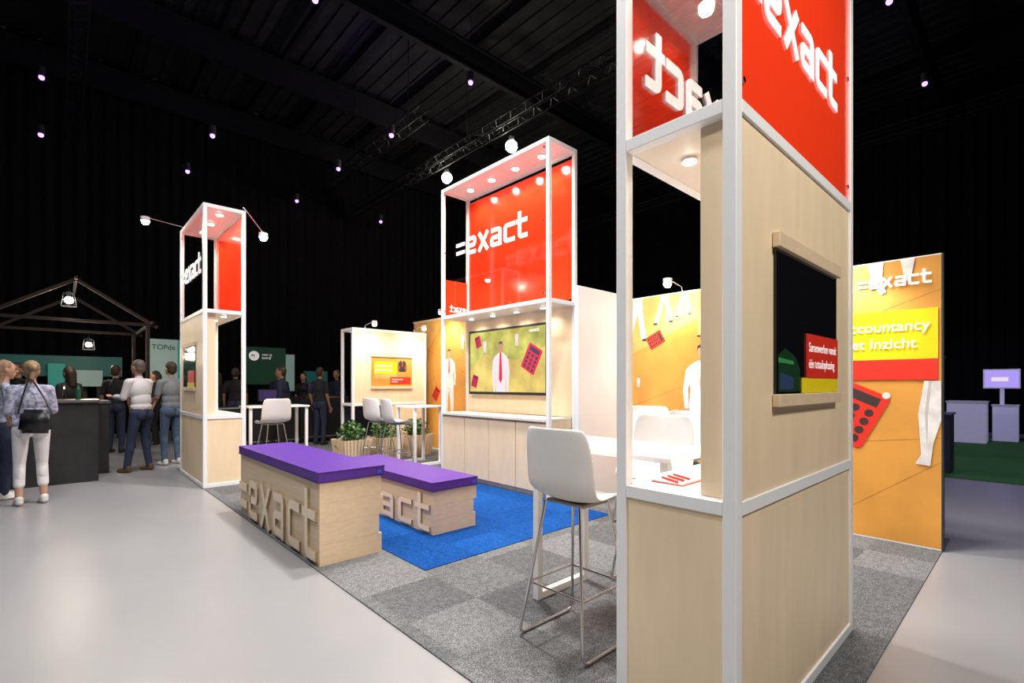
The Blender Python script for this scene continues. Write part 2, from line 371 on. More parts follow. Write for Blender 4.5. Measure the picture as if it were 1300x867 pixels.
# far tower
bx0,bx1,by0,by1=1.41,1.93,7.6,9.3
T=R('display_tower',((bx0+bx1)/2,(by0+by1)/2,ZC),'tall white-framed birch tower with clear lettered panel','display tower','framed display towers')
frame(T,bx0,bx1,by0,by1,H1,rails)
for (a,b_,c,d) in ((bx0+i,bx0+.03,by0+PW,by1-PW),(bx1-.03,bx1-i,by0+PW,by1-PW),(bx0+PW,bx1-PW,by0+i,by0+.03),(bx0+PW,bx1-PW,by1-.03,by1-i)):
    box('lower_panel',a,b_,c,d,ZC+PW,.93,WOOD,T,0)
box('counter_shelf',bx0+PW,bx1-PW,by0+PW,by1-PW,.955,.98,WHITE,T,0)
box('middle_panel',bx0+i,bx0+.155,by0+PW,by1-PW,.981,2.37,WOOD,T,0)
box('soffit',bx0+PW,bx1-PW,by0+PW,by1-PW,2.375,2.415,CREAM,T,0)
box('top_panel',bx0+PW,bx1-PW,by0+PW,by1-PW,H1-.03,H1-.005,WHITE,T,0)
box('glass_panel',bx0+.014,bx0+.02,by0+PW+.004,by1-PW-.004,2.424,H1-PW-.004,GLD,T,0)
box('sign_panel',bx1-.02,bx1-.012,by0+PW+.004,by1-PW-.004,2.424,H1-PW-.004,RED,T,0)
fC=F((bx0+.014,by1,0),(0,-1,0)); logo(fC,.16,2.93,.225,.004,LET,T,.001,wid=1.05); clips(fC,.08,by1-by0-.08,2.5,3.7,T)
for y in (7.9,8.45,9.0):
    downlight(1.67,y,H1-.03,T,.04,20); downlight(1.72,y,2.375,T,.03,6)
# video booth
cx0,cx1,cy0,cy1,H2=4.33,4.86,4.02,6.29,4.4
T=R('display_tower',((cx0+cx1)/2,(cy0+cy1)/2,ZC),'wide white-framed booth tower with red sign above cabinets','display tower','framed display towers')
frame(T,cx0,cx1,cy0,cy1,H2,[2.45,H2])
box('back_panel',cx1-.05,cx1-.02,cy0+PW,cy1-PW,.98,2.40,WOOD,T,0)
box('soffit',cx0+PW,cx1-PW,cy0+PW,cy1-PW,2.405,2.445,CREAM,T,0)
box('top_panel',cx0+PW,cx1-PW,cy0+PW,cy1-PW,H2-.03,H2-.005,WHITE,T,0)
box('sign_panel',cx1-.02,cx1-.012,cy0+PW,cy1-PW,2.5,H2-.1,RED,T,0)
box('glass_panel',cx0+.014,cx0+.02,cy0+PW+.004,cy1-PW-.004,2.454,H2-PW-.004,GLD,T,0)
fD=F((cx0+.014,cy1,0),(0,-1,0)); logo(fD,.38,3.27,.262,.004,LET,T,.001,wid=1.02); clips(fD,.09,cy1-cy0-.09,2.52,4.3,T)
box('sign_reflection_panel',cx0+PW,cx1-PW,cy1-.03,cy1-.024,2.454,3.02,RED,T,0)  # red panel and mirrored logo stand in for a sign reflection
fE=F((cx0,cy1-.03,0),(1,0,0)); 
bm=logo_bm(.085,.003); bm.transform(fE.M(.5,2.53,.002)@Matrix.Diagonal((-.75,1,1,1))); bmesh.ops.reverse_faces(bm,faces=bm.faces); frombm('logo_lettering',bm,[LET,LET],T)
for y in (4.4,4.9,5.4,5.9):
    downlight(4.6,y,H2-.03,T,.045,34); downlight(4.62,y,2.405,T,.03,11)
nd=4; w=(cy1-cy0-2*PW)/nd
box('worktop',cx0-.03,cx1-.055,cy0+PW+.002,cy1-PW-.002,.94,.975,CREAM,T,.003)
for k in range(nd):
    y0=cy0+PW+k*w; cb=R('cabinet',(4.6,y0+w/2,ZC),'low birch cabinet with plain door under the screen','cabinet','cabinets under the screen')
    box('body',cx0+.02,cx1-.055,y0+.002,y0+w-.002,.07,.938,WOOD,cb,0)
    box('plinth',cx0+.05,cx1-.055,y0+.002,y0+w-.002,ZC,.07,WHITE,cb,0)
    box('door',cx0-.002,cx0+.018,y0+.006,y0+w-.006,.075,.925,WOOD,cb,.002)
# TV
tv=R('television',(4.78,5.27,1.25),'large flat television with colourful graphics, mounted on birch panel','television')
box('casing',4.74,4.80,4.43,6.12,1.25,2.23,BLK,tv,.006)
box('wall_bracket',4.80,4.809,5.0,5.6,1.5,2.0,BLK,tv,0)
f=F((4.74,6.12,1.25),(0,-1,0)); fl=Flat(f)
fl.rect(.035,.04,1.655,.945,TVO); fl.poly([(.035,.42),(.4,.60),(.9,.52),(1.25,.50),(1.655,.66),(1.655,.945),(.035,.945)],TVG)
fl.line((.04,.3),(1.6,.75),.006,TVG); fl.line((.5,.04),(1.3,.94),.006,TVG); fl.line((.04,.75),(1.0,.05),.006,TVG)
for u_,v_ in ((.40,.62),(1.10,.68)): fl.man(u_,v_,.22,suit=TVW,tie=TVR,skin=TVS)
def S_(p): return (.76+(p[0]-.81)*.78,.04+(p[1]-.04)*.86)
for pts,m_ in (([(.60,.04),(.56,.35),(.59,.58),(.66,.66),(.76,.71),(.86,.71),(.96,.66),(1.03,.58),(1.06,.35),(1.02,.04)],TVW),([(.655,.04),(.66,.40),(.675,.04)],TVO),([(.95,.04),(.962,.40),(.97,.04)],TVO),([(.785,.71),(.762,.26),(.81,.19),(.858,.26),(.835,.71)],TVR)):
    fl.poly([S_(p) for p in pts],m_)
fl.disc(.76,.70,.046,TVS,16,.072)
fl.poly([(.714,.715),(.718,.76),(.76,.785),(.802,.76),(.808,.715),(.79,.748),(.73,.748)],TVD)
fl.calc(1.40,.5,.34,-.5,TVR,TVD); fl.calc(.24,.80,.16,.3,TVR,TVD); fl.calc(.16,.2,.17,-.3,TVR,TVD)
fl.build('screen_image',tv,.002)
logo(f,1.36,.87,.034,.0008,LET,tv,.014)
# posters
def hang(f,w,label,print_fn,root_loc):
    p=R('hanging_poster',root_loc,label,'poster','posters held by wooden strips')
    def pb(name,u0,u1,v0,v1,o0,o1,m,bev=.002):
        a=f.p(u0,v0,o0);b=f.p(u1,v1,o1)
        return box(name,min(a.x,b.x),max(a.x,b.x),min(a.y,b.y),max(a.y,b.y),min(a.z,b.z),max(a.z,b.z),m,p,bev)
    pb('wooden_strip',-.015,w+.015,1.95,2.01,.002,.03,WOODB); pb('wooden_strip',-.015,w+.015,1.31,1.36,.002,.03,WOODB)
    pb('poster_sheet',0,w,1.36,1.95,.002,.012,BLACK,0)
    print_fn(f,p,pb); return p
def pr1(f,p,pb):
    pb('colour_band',.36,.85,1.43,1.63,.013,.018,REDP,0); pb('colour_band',.30,.85,1.362,1.43,.013,.016,YEL,0)
    text(f,.385,1.55,.060,'Samenwerken vanuit\néén totaaloplossing',LET,p,.0185,.0004,.0,wid=.86,line=1.25)
    fl=Flat(f); fl.poly([(.02,1.37),(.02,1.52),(.10,1.55),(.22,1.52),(.28,1.47),(.29,1.37)],mat('dim_green_reflection',(.01,.05,.02),.3)); fl.poly([(.02,1.49),(.02,1.51),(.20,1.50),(.20,1.485)],mat('green_reflection_strip',(.05,.30,.1),.4)); fl.poly([(.04,1.38),(.04,1.45),(.2,1.43),(.2,1.38)],mat('blue_reflection_strip',(.03,.06,.15),.4)); fl.build('printed_graphic',p,.0125)  # green and blue shapes paint a reflection on the glossy sheet
hang(F((2.11,.73,0),(1,0,0)),.85,'black glossy poster with red and yellow caption between wooden strips',pr1,(2.53,.72,1.31))
def pr3(f,p,pb):
    pb('colour_band',.4,.85,1.43,1.6,.013,.018,REDP,0); pb('colour_band',.34,.85,1.362,1.43,.013,.016,YEL,0)
hang(F((bx0+.01,9.0,0),(0,-1,0)),.85,'small black poster with red and yellow band on the far tower',pr3,(1.40,8.57,1.31))
# ---------------------------------------------------------------- graphic walls
G=R('graphic_wall',(5.45,2.1,ZC),'orange printed wall with white-suited figures and yellow text block','wall panel')
box('wall_body',5.41,5.46,.56,3.63,ZC,2.5,WHITE,G,0)
f=F((5.41,3.63,0),(0,-1,0)); fl=Flat(f)
fl.rect(0,.02,3.07,2.49,ORG)
fl.poly([(0,1.75),(1.3,2.3),(1.4,2.49),(0,2.49)],ORGL)
for a,b_ in (((0,1.75),(1.3,2.3)),((0,1.1),(3.07,2.2)),((.2,.02),(1.4,2.49)),((1.6,.02),(2.7,2.49)),((0,.55),(3.07,.95)),((2.1,.02),(3.07,.75)),((.9,2.49),(3.07,1.35)),((0,.9),(.9,.02))):
    fl.line(a,b_,.007,ORGD)
def walk(u,v,k):
    fl.poly([(u-.05*k,2.49),(u-.08*k,v+.3*k),(u-.17*k,v+.02*k),(u-.11*k,v),(u-.01*k,v+.30*k),(u+.01*k,v+.34*k),(u+.06*k,v+.02*k),(u+.13*k,v+.03*k),(u+.08*k,v+.34*k),(u+.07*k,2.49)],SUIT)
    fl.line((u,2.48),(u+.005,v+.36*k),.008,SUITS); fl.disc(u-.15*k,v-.005,.04*k,DKP,10,.018*k); fl.disc(u+.11*k,v+.01,.04*k,DKP,10,.018*k)
walk(.14,1.95,1.0); walk(.52,2.15,.8); walk(.78,2.22,.6)
fl.calc(.40,1.95,.20,-1.1); fl.man(.16,1.35,.16)
fl.man(1.0,1.95,.52,suit=ORGL); fl.man(1.0,.45,1.42)
fl.man(1.7,.3,1.3); fl.calc(2.44,1.13,.48,-.45)
fl.disc(2.70,1.30,.03,SUIT,12)
fl.poly([(2.96,1.43),(2.92,1.15),(2.94,.80),(2.90,.72),(3.0,.71),(3.02,.9),(3.07,1.1),(3.07,1.43)],SUIT)
fl.poly([(2.99,1.43),(2.965,1.15),(2.98,.85),(2.985,1.15),(3.01,1.43)],SUITS)
fl.poly([(2.56,2.49),(2.6,2.3),(2.66,2.20),(2.70,2.22),(2.67,2.34),(2.68,2.49)],SUIT); fl.poly([(2.80,2.49),(2.83,2.3),(2.87,2.3),(2.9,2.49)],SUIT)
fl.rect(2.1,1.62,3.05,2.05,YEL); fl.rect(2.1,1.44,3.05,1.62,REDP)
fl.build('printed_graphic',G,.001)
logo(f,2.49,2.26,.092,.002,LET,G,.018)
text(f,2.345,1.87,.125,'Accountancy\nmet Inzicht',LET,G,.018,.001,.0005,line=1.2,wid=1.0)
box('end_trim',5.41,5.47,.545,.56,ZC,2.5,mat('dark_teal_edge',(.02,.035,.045),.5),G,0)
top(box('partition_wall',4.42,5.40,3.64,3.69,ZC,2.55,mat('cool_white_laminate',(.84,.87,.92),.4),bev=.002),'plain white partition wall beside the screen booth','wall panel')
G=R('graphic_wall',(6.05,8.0,ZC),'orange printed wall with white-suited man behind the planters','wall panel')
box('wall_body',6.0,6.05,6.3,9.8,0,2.8,WHITE,G,0)
f=F((6.0,9.8,0),(0,-1,0)); fl=Flat(f); fl.rect(0,.02,3.5,2.79,ORG)
fl.poly([(0,1.6),(1.2,2.79),(0,2.79)],ORGL)
for a,b_ in (((0,1.2),(3.5,2.6)),((.3,.02),(1.5,2.79)),((0,2.4),(2.5,1.4)),((1.6,.02),(2.6,2.79))): fl.line(a,b_,.010,ORGD)
fl.man(1.38,.70,1.45); fl.calc(.9,1.2,.26,-.6); fl.man(1.85,2.1,.35); fl.build('printed_graphic',G,.001)
box('top_trim',5.985,6.05,6.28,9.82,2.8,2.83,WOOD,G,0)
# low panel tower
T=R('display_tower',(4.96,9.24,ZC),'low white-framed birch panel with small poster behind the planters','display tower','framed display towers')
frame(T,4.13,5.8,8.98,9.5,2.5,[ZC+PW,1.03,2.5])
box('middle_panel',4.18,5.75,8.99,9.1,1.03,2.45,WOOD,T,0)
box('lower_panel',4.9,5.75,8.99,9.01,ZC+PW,.98,WOOD,T,0)
box('lower_panel',4.18,5.75,9.47,9.49,ZC+PW,.98,mat('navy_panel',(.01,.02,.06),.5),T,0)
box('counter_shelf',4.18,5.75,9.03,9.45,1.0,1.03,WHITE,T,0)
def pr4(f,p,pb):
    fl=Flat(f); fl.rect(0,1.36,.91,1.95,ORG); fl.man(.68,1.38,.6,suit=DKP,legs=False); fl.rect(.05,1.62,.55,1.86,YEL); fl.rect(.05,1.52,.55,1.62,ORGL); fl.rect(.4,1.40,.88,1.55,REDP); fl.build('printed_graphic',p,.0125)
    text(f,.08,1.76,.07,'Op iedereen af\ngestemd op jou',LET,p,.016,.0005,.0005,line=1.2,wid=.85)
    text(f,.43,1.49,.045,'Ontdek de juiste\noplossing',LET,p,.016,.0005,.0,wid=.85)
hang(F((4.535,8.99,0),(1,0,0)),.91,'orange poster with yellow and red blocks between wooden strips',pr4,(4.99,8.98,1.31))
# ---------------------------------------------------------------- benches
def bench(x0,x1,y0,y1,zt,label,zf):
    b=R('bench',((x0+x1)/2,(y0+y1)/2,zf),label,'bench','purple-topped benches')
    bm=bmesh.new(); zb=zt-.085; n=4 if zt>.6 else 3; hh=(zb-zf)/n
    offs=[(.0,.012,.0),(.0,.035,.0),(.0,.0,.0),(.0,.02,.0)]
    for k in range(n):
        a,b2,c=offs[k%4]
        bbox(bm,x0+.005,x1-b2,y0+c,y1-c,zf+k*hh,zf+(k+1)*hh-(.001 if k<n-1 else 0))
    frombm('bench_body',bm,WOODB,b)
    f=F((x0+.005,y1,zf),(0,-1,0)); h=(zb-zf)*.64
    bm=logo_bm(h,.02,.18,.10); sx=(y1-y0-.06)/(6.17*h); bm.transform(f.M(.03,.02,-.0)@Matrix.Diagonal((sx,1,1,1))); frombm('raised_lettering',bm,[WOODS,WOODSHADE],b)
    box('cushion',x0-.012,x1+.008,y0-.012,y1+.01,zb+.002,zt,PURP,b,.007,2)
    box('piping',x0-.015,x1+.011,y0-.015,y1+.013,zb+.002,zb+.009,PURPD,b,0)
    for (a,b2,c,d) in ((x0-.013,x0-.008,y0-.013,y1+.011),(x1+.004,x1+.0095,y0-.013,y1+.011),(x0-.013,x1+.009,y0-.0135,y0-.008),(x0-.013,x1+.009,y1+.006,y1+.0115)): box('piping',a,b2,c,d,zt-.010,zt-.004,PURPD,b,0)
    box('tag',x1-.06,x1-.02,y0-.018,y0-.0145,zb+.02,zb+.05,BLUELAB,b,0)
bench(1.45,1.985,3.73,5.93,.73,'tall light-wood bench with purple cushion and raised letters',ZC)
bench(2.51,3.02,3.78,5.80,.50,'lower light-wood bench with purple cushion on blue carpet',ZB)
# ---------------------------------------------------------------- stools
def make_stool(loc,label):
    s=R('bar_stool',(0,0,0),label,'bar stool','white shell bar stools')
    prof=[(.225,.740,.18),(.20,.768,.205),(.12,.774,.222),(0,.764,.232),(-.10,.766,.236),(-.165,.793,.238),(-.20,.86,.238),(-.218,.95,.236),(-.232,1.05,.230),(-.244,1.13,.215),(-.250,1.165,.185)]
    bm=bmesh.new(); rows=[]
    for k,(x,z,hw) in enumerate(prof):
        row=[]; t=min(1,max(0,(k-3)/4))
        for j in range(9):
            q=(j-4)/4; y=q*hw; lift=.045*abs(q)**2.5*(1-t)*(0.3 if k<2 else 1); fwd=.06*abs(q)**2.2*t
            row.append(bm.verts.new((x+fwd,y,z+lift)))
        rows.append(row)
    for a,b_ in zip(rows,rows[1:]):
        for j in range(8): bm.faces.new((a[j],a[j+1],b_[j+1],b_[j]))
    bmesh.ops.recalc_face_normals(bm,faces=bm.faces)
    o=frombm('seat_shell',bm,PLAST,s,smooth=True)
    m=o.modifiers.new('s','SOLIDIFY'); m.thickness=.014; m.offset=0; m=o.modifiers.new('b','SUBSURF'); m.levels=2; m.render_levels=2
    for sg in (-1,1):
        tube('leg',[(.10,.12*sg,.755),(.215,.225*sg,.012),(-.235,.225*sg,.012),(-.13,.12*sg,.755)],.0085,CHROME,s,rad=.05)
    tube('footrest',[(.172,-.187,.30),(.172,.187,.30)],.0075,CHROME,s)
    tube('footrest',[(-.195,-.187,.30),(-.195,.187,.30)],.006,CHROME,s)
    tube('side_bar',[(.172,-.187,.30),(-.195,-.187,.30)],.006,CHROME,s); tube('side_bar',[(.172,.187,.30),(-.195,.187,.30)],.006,CHROME,s)
    box('seat_mount',-.12,.10,-.13,.13,.743,.760,mat('grey_mount',(.3,.3,.3),.4),s,.004)
    return s
st=make_stool((0,0,0),'white shell bar stool with chrome sled legs at the bar table')
dup(st,(3.12,1.88,ZC),math.pi+.15,'white shell bar stool on the far side of the bar table')
dup(st,(3.75,2.05,ZC),math.pi-.1,'white shell bar stool near the orange printed wall')
dup(st,(4.35,2.75,ZC),math.pi+.2,'white shell bar stool near the orange printed wall')
dup(st,(2.55,8.5,ZC),math.pi/2+.1,'white shell bar stool in front of small white table')
dup(st,(4.02,7.68,ZC),.15,'white shell bar stool beside the planters')
dup(st,(4.02,7.10,ZC),-.1,'white shell bar stool beside the planters')
st.location=(2.11,1.74,ZC)
# ---------------------------------------------------------------- tables
def table(x0,x1,y0,y1,zt,label,zf,axis='x'):
    t_=R('bar_table',((x0+x1)/2,(y0+y1)/2,zf),label,'table','white bar tables')
    box('table_top',x0,x1,y0,y1,zt-.03,zt,WHITE,t_,.004)
    s=.045
    for a,b_ in [(y0+.03,y0+.03+s),(y1-.03-s,y1-.03)]:
        for xx in (x0+.02,x1-.02-s): box('leg',xx,xx+s,a,b_,zf,zt-.031,WHITE,t_,.002)
        box('foot_rail',x0+.02+s,x1-.02-s,a,b_,zf,zf+s,WHITE,t_,.002)
    return t_
table(2.24,2.80,1.25,2.27,1.03,'white bar table with square frame legs beside the tower',ZC)
table(2.3,3.3,8.9,9.5,1.03,'white bar table behind a stool near the far tower',ZC)
table(4.35,4.95,7.1,7.75,1.03,'white bar table between screen booth and planters',ZC)
bk=R('booklet',(2.0,1.07,.98),'open white booklet lying on the tower counter','booklet')
box('page_block',1.88,2.06,1.0,1.14,.982,.990,PAPER,bk,.001); box('cover',1.875,2.065,.995,1.145,.9805,.982,REDP,bk,0)
for k in range(3):
    top(rodo('pencil',(1.88+.05*k,1.02,.9955),(1.93+.05*k,1.12,.9955),.0045,REDP),'red pencil lying on the open booklet','pencil','red pencils on booklet')
# ---------------------------------------------------------------- planters
def planter(x,y,lab):
    p=R('planter',(x,y,ZC),lab,'planter','wooden ivy planters')
    bm=bmesh.new()
    w0,w1,h=.22,.27,.42
    n=8
    for sx,sy in ((1,0),(-1,0),(0,1),(0,-1)):
        for k in range(n):
            a=-1+2*k/n;b_=-1+2*(k+1)/n-.05
            def P(q,w): return (x+sx*w+ (q*w if sx==0 else 0), y+sy*w+(q*w if sy==0 else 0))
            v=[]
            for w,z in ((w0,ZC),(w1,h)):
                for q in (a,b_):
                    for dd in (0,-.018):
                        X,Y=P(q,w); v.append(bm.verts.new((X+sx*dd,Y+sy*dd,z)))
            for fc in ((0,2,6,4),(1,5,7,3),(0,4,5,1),(2,3,7,6),(4,6,7,5),(0,1,3,2)): bm.faces.new([v[q] for q in fc])
    bmesh.ops.recalc_face_normals(bm,faces=bm.faces)
    frombm('planter_box',bm,WOODB,p)
    box('soil',x-.23,x+.23,y-.23,y+.23,.36,.39,SOIL,p,0)
    bm=bmesh.new(); rnd=random.Random(int(x*100))
    for k in range(480):
        a=rnd.uniform(0,6.28); rr=rnd.uniform(0,.28)
        dz=rnd.uniform(0,.34)*(1-rr*1.2)
        c=Vector((x+rr*math.cos(a),y+rr*math.sin(a)*.9,.42+dz-(rnd.uniform(0,.25) if rr>.24 else 0)))
        s=rnd.uniform(.022,.040); M=Matrix.Translation(c)@Matrix.Rotation(rnd.uniform(0,6.28),4,'Z')@Matrix.Rotation(rnd.uniform(-1.2,1.2),4,'X')@Matrix.Rotation(rnd.uniform(-1,1),4,'Y')
        pts=[(0,-1,0),(.7,-.5,.1),(.5,.1,.05),(.9,.5,.1),(.2,.5,0),(0,1.1,-.1),(-.2,.5,0),(-.9,.5,.1),(-.5,.1,.05),(-.7,-.5,.1)]
        bm.faces.new([bm.verts.new(M@(Vector(q)*s)) for q in pts])
    o=frombm('ivy_foliage',bm,LEAF,p); o['kind']='stuff'
for x in (3.86,4.52,5.18): planter(x,8.42,'slatted light-wood planter filled with trailing green ivy')
# ---------------------------------------------------------------- lamps on arms
def armlight(base,head,tgt,e,label='arm floodlight clamped on top of the display frame',r=.05):
    a=R('arm_light',base,label,'lamp','arm floodlights')
    tube('arm',[base,(base[0],base[1],base[2]+.06),(head[0],head[1],head[2]+.03)],.008,CHROME,a,rad=.03)
    bm=bmesh.new(); rod(bm,(head[0],head[1],head[2]-.03),(head[0],head[1],head[2]+.03),r,16); frombm('lamp_housing',bm,WHITE,a)
    bm=bmesh.new(); bmesh.ops.create_uvsphere(bm,u_segments=12,v_segments=8,radius=r*.85,matrix=Matrix.Translation((head[0],head[1],head[2]-.035))); frombm('lamp_lens',bm,LAMPB,a)
    if e: lamp('SPOT',(head[0],head[1],head[2]-.09),tgt,e,.05,(1,.92,.8),2.2,.7)
armlight((1.45,9.25,H1+.001),(.95,9.15,H1+.05),(1.4,8.4,2.2),85,r=.06)
armlight((1.90,7.62,H1+.001),(2.2,7.75,H1-.25),(1.95,8.4,2.5),60,r=.06)
armlight((5.43,2.89,2.501),(5.1,2.89,2.58),(5.4,2.89,1.2),36)
armlight((5.43,1.2,2.501),(5.1,1.2,2.58),(5.4,1.2,1.2),40)
armlight((5.5,9.0,2.501),(5.5,8.6,2.58),(5.2,9.0,1.3),36)
armlight((4.4,9.0,2.501),(4.4,8.6,2.58),(4.6,9.0,1.3),36)
armlight((6.03,8.3,2.831),(5.7,8.3,2.9),(6.0,8.3,1.3),65)
# ---------------------------------------------------------------- trusses and hall lights
def truss(a,b_,w=.26):
    a=Vector(a);b_=Vector(b_);bm=bmesh.new();L=(b_-a).length;d=(b_-a).normalized();s=Vector((d.y,-d.x,0))*w/2;u=Vector((0,0,w/2))
    cs=[s+u,s-u,-s-u,-s+u]
    for c in cs: rod(bm,a+c,b_+c,.020,6)
    n=int(L/w)
    for k in range(n):
        p=a+d*k*L/n;q=a+d*(k+1)*L/n
        for j in range(4):
            c0=cs[j];c1=cs[(j+1)%4]
            rod(bm,p+(c0 if k%2 else c1),q+(c1 if k%2 else c0),.008,4)
    for t_ in (.1,.5,.9):
        q=a+d*L*t_; rod(bm,q+u*.8,Vector((q.x,q.y,10.5)),.012,5)
    o=frombm('lighting_truss',bm,DKM)
    return top(o,'dark metal box truss hung below the hall roof','truss','lighting trusses')
truss((7.95,3.5,7.75),(7.95,17.2,7.75)); truss((15.4,-4,7.75),(15.4,15,7.75))
truss((.25,10,7.9),(.25,17.3,7.9)); truss((6.4,10,7.9),(6.4,17.3,7.9))
def hall(x,y,z,m,r=.07,e=0,col=(1,1,1)):
    h=R('stage_light',(x,y,z),'small stage spotlight glowing under the dark roof','stage light','hall stage lights')
    bm=bmesh.new(); rod(bm,(x,y,z+.03),(x,y,z+.24),.075,12); frombm('lamp_housing',bm,BLK,h)
    bm=bmesh.new(); bmesh.ops.create_uvsphere(bm,u_segments=12,v_segments=8,radius=r,matrix=Matrix.Translation((x,y,z))); frombm('lamp_lens',bm,m,h)
    bm=bmesh.new(); rod(bm,(x,y,z+.24),(x,y,10.5),.005,5); frombm('hanging_rod',bm,DKM,h)
    if e: lamp('POINT',(x,y,z-.2),(x,y,0),e,.1,col)
for (x,y,z) in ((-.3,15.7,8.5),(-.33,16.6,7.5),(2.76,13.8,7.5),(2.7,16.6,7.5),(5.8,13.5,7.5),(7.1,9.1,8.5),(5.97,10.8,7.5),(3.47,9.1,8.5),(5.8,16.8,7.5),(12.5,10.8,7.5),(8.85,16.8,7.5),(11.3,1.9,8.5),(15,1.85,8.5),(12.5,8.2,8.3),(10.5,13,7.5),(11.5,14.5,8)):
    hall(x,y,z,LAMPP,.055)
hall(8.4,11.9,7.5,LAMPB,.15,110,(1,.85,.65)); hall(8.5,9.2,7.5,LAMPB,.15,110,(1,.9,.75))
for p,e_ in (((0,11,8.6),60),((6,12,9),20),((13,4,9),25),((2.5,7,8.9),50)):
    lamp('POINT',p,(0,0,0),e_,.3,(.5,.38,1))  # purple points without fixtures, added to reveal the dark roof
# ---------------------------------------------------------------- bar, pergola
br=R('bar_counter',(-.9,9.65,0),'dark bar counter with grey top where visitors stand','bar counter')
box('counter_body',-2.2,.42,9.3,9.95,0,1.14,BARM,br,.005); box('counter_top',-2.25,.44,9.26,9.97,1.14,1.18,BARW,br,.004)
br=R('bar_counter',(.5,10.4,0),'short dark bar counter section with grey top','bar counter')
box('counter_body',.10,.58,10.0,10.8,0,1.10,BARM,br,.005); box('counter_top',.08,.60,9.98,10.82,1.1,1.14,BARW,br,.004)
pg=R('pergola',(.2,12,0),'dark timber house-shaped frame over the bar','pergola')
for y in (11.2,13.5):
    for (a,b_) in (((.21,y,3.20),(1.35,y,2.46)),((.21,y,3.20),(-.95,y,2.46)),((-.9,y,2.50),(1.3,y,2.50))):
        a=Vector(a);b_=Vector(b_);d=b_-a; bm=bmesh.new(); bbox(bm,-.025,.025,-.025,.025,-d.length/2,d.length/2); bm.transform(Matrix.Translation((a+b_)/2)@d.to_track_quat('Z','Y').to_matrix().to_4x4()); frombm('rafter',bm,WOODD,pg)
    for x in (-.9,1.2): box('post',x-.03,x+.03,y-.03,y+.03,0,2.47,WOODD,pg,.004)
for (x,z) in ((.21,3.2),(1.25,2.52),(-.85,2.52)): box('purlin',x-.022,x+.022,11.0,13.7,z-.02,z+.03,WOODD,pg,.003)
def pend(x,y,z,zt,r=.05):
    l=R('pendant_lamp',(x,y,zt),'caged pendant lamp with bright bulb hanging from timber frame','pendant lamp','caged pendant lamps')
    bm=bmesh.new()
    for k in range(8):
        a=k*math.pi/4; rod(bm,(x+.07*math.cos(a),y+.07*math.sin(a),z+.1),(x+.10*math.cos(a),y+.10*math.sin(a),z-.12),.004,4)
    for zz,rr in ((z+.1,.07),(z-.01,.085),(z-.12,.10)):
        for k in range(16):
            a=k*math.pi/8;b_=(k+1)*math.pi/8; rod(bm,(x+rr*math.cos(a),y+rr*math.sin(a),zz),(x+rr*math.cos(b_),y+rr*math.sin(b_),zz),.004,4)
    frombm('cage',bm,DKM,l)
    bm=bmesh.new(); bmesh.ops.create_uvsphere(bm,u_segments=12,v_segments=8,radius=r,matrix=Matrix.Translation((x,y,z-.02))); frombm('bulb',bm,LAMPB,l)
    bm=bmesh.new(); rod(bm,(x,y,z+.03),(x,y,z+.13),.03,10); frombm('socket',bm,BLK,l)
    bm=bmesh.new(); rod(bm,(x,y,z+.1),(x,y,zt),.006,6); frombm('cord',bm,BLK,l)
    lamp('POINT',(x,y,z-.2),(0,0,0),32,.08,(1,.85,.65))
pend(.12,11.2,2.85,3.13,.06); pend(.45,13.5,2.25,2.47)
# signs at the back
def sign(x0,x1,y,z0,z1,m,label,fn=None):
    s=R('booth_sign',((x0+x1)/2,y,0),label,'sign')
    box('sign_board',x0,x1,y,y+.06,z0,z1,m,s,.003)
    for x in (x0+.08,x1-.08): box('support_post',x-.03,x+.03,y+.062,y+.12,0,z1,BLK,s,0)
    if fn: fn(F((x0,y,z0),(1,0,0)),s)
TEALB=mat('bright_teal_print',(.02,.20,.16),.5,em=(.03,.5,.4),es=.22)
sign(1.60,2.15,14.5,1.3,2.5,PALE,'pale teal booth sign with dark lettering',lambda f,s:text(f,.03,.95,.17,'TOPde',GREEN,s,.003,.002,.001,wid=.95))
sign(2.15,2.6,14.5,1.2,2.5,TEALB,'bright teal booth sign beside the pale sign')
def es(f,s):
    bm=bmesh.new(); bmesh.ops.create_circle(bm,cap_ends=True,segments=24,radius=.13); bm.transform(f.M(.28,.78,.004)); frombm('round_emblem',bm,LET,s)
    text(f,.20,.71,.22,'e',GREEN,s,.008,.001,.006); text(f,.48,.79,.09,'voor je\nbedrijf',LET,s,.004,.001)
sign(3.6,4.7,14.5,1.4,2.42,GREEN,'dark green booth sign with round white emblem',es)
sign(-1.9,1.2,16.2,1.6,2.1,TEAL,'long dim teal booth wall behind the bar'); sign(-1.5,-.7,16.0,1.35,1.75,PALE,'pale lit strip sign behind the bar'); sign(.3,.8,16.0,1.35,1.75,PALE,'pale lit strip sign behind the bar')
sign(-.2,.1,16.0,1.3,1.9,TEALB,'bright teal strip sign behind the bar')
sign(5.4,6.1,15,.8,1.8,TEAL,'teal booth wall panel in the dim hall')
sign(5.0,5.25,15.4,1.2,2.3,PALE,'narrow pale booth sign panel')
def rack(x,y,w,d,h,label):
    r_=R('flight_case',(x,y,0),label,'flight case','black equipment cases')
    box('case_body',x-w/2,x+w/2,y-d/2,y+d/2,.1,h,BLK,r_,.01)
    for z in (.12,h-.03): 
        box('edge_trim',x-w/2,x+w/2,y-d/2-.006,y-d/2+.004,z,z+.03,CHROME,r_,0)
    for sx in (-1,1):
        for sy in (-1,1): bm=bmesh.new(); rod(bm,(x+sx*(w/2-.08)-.02,y+sy*(d/2-.08),.05),(x+sx*(w/2-.08)+.02,y+sy*(d/2-.08),.05),.05,12); frombm('caster',bm,BLK,r_)
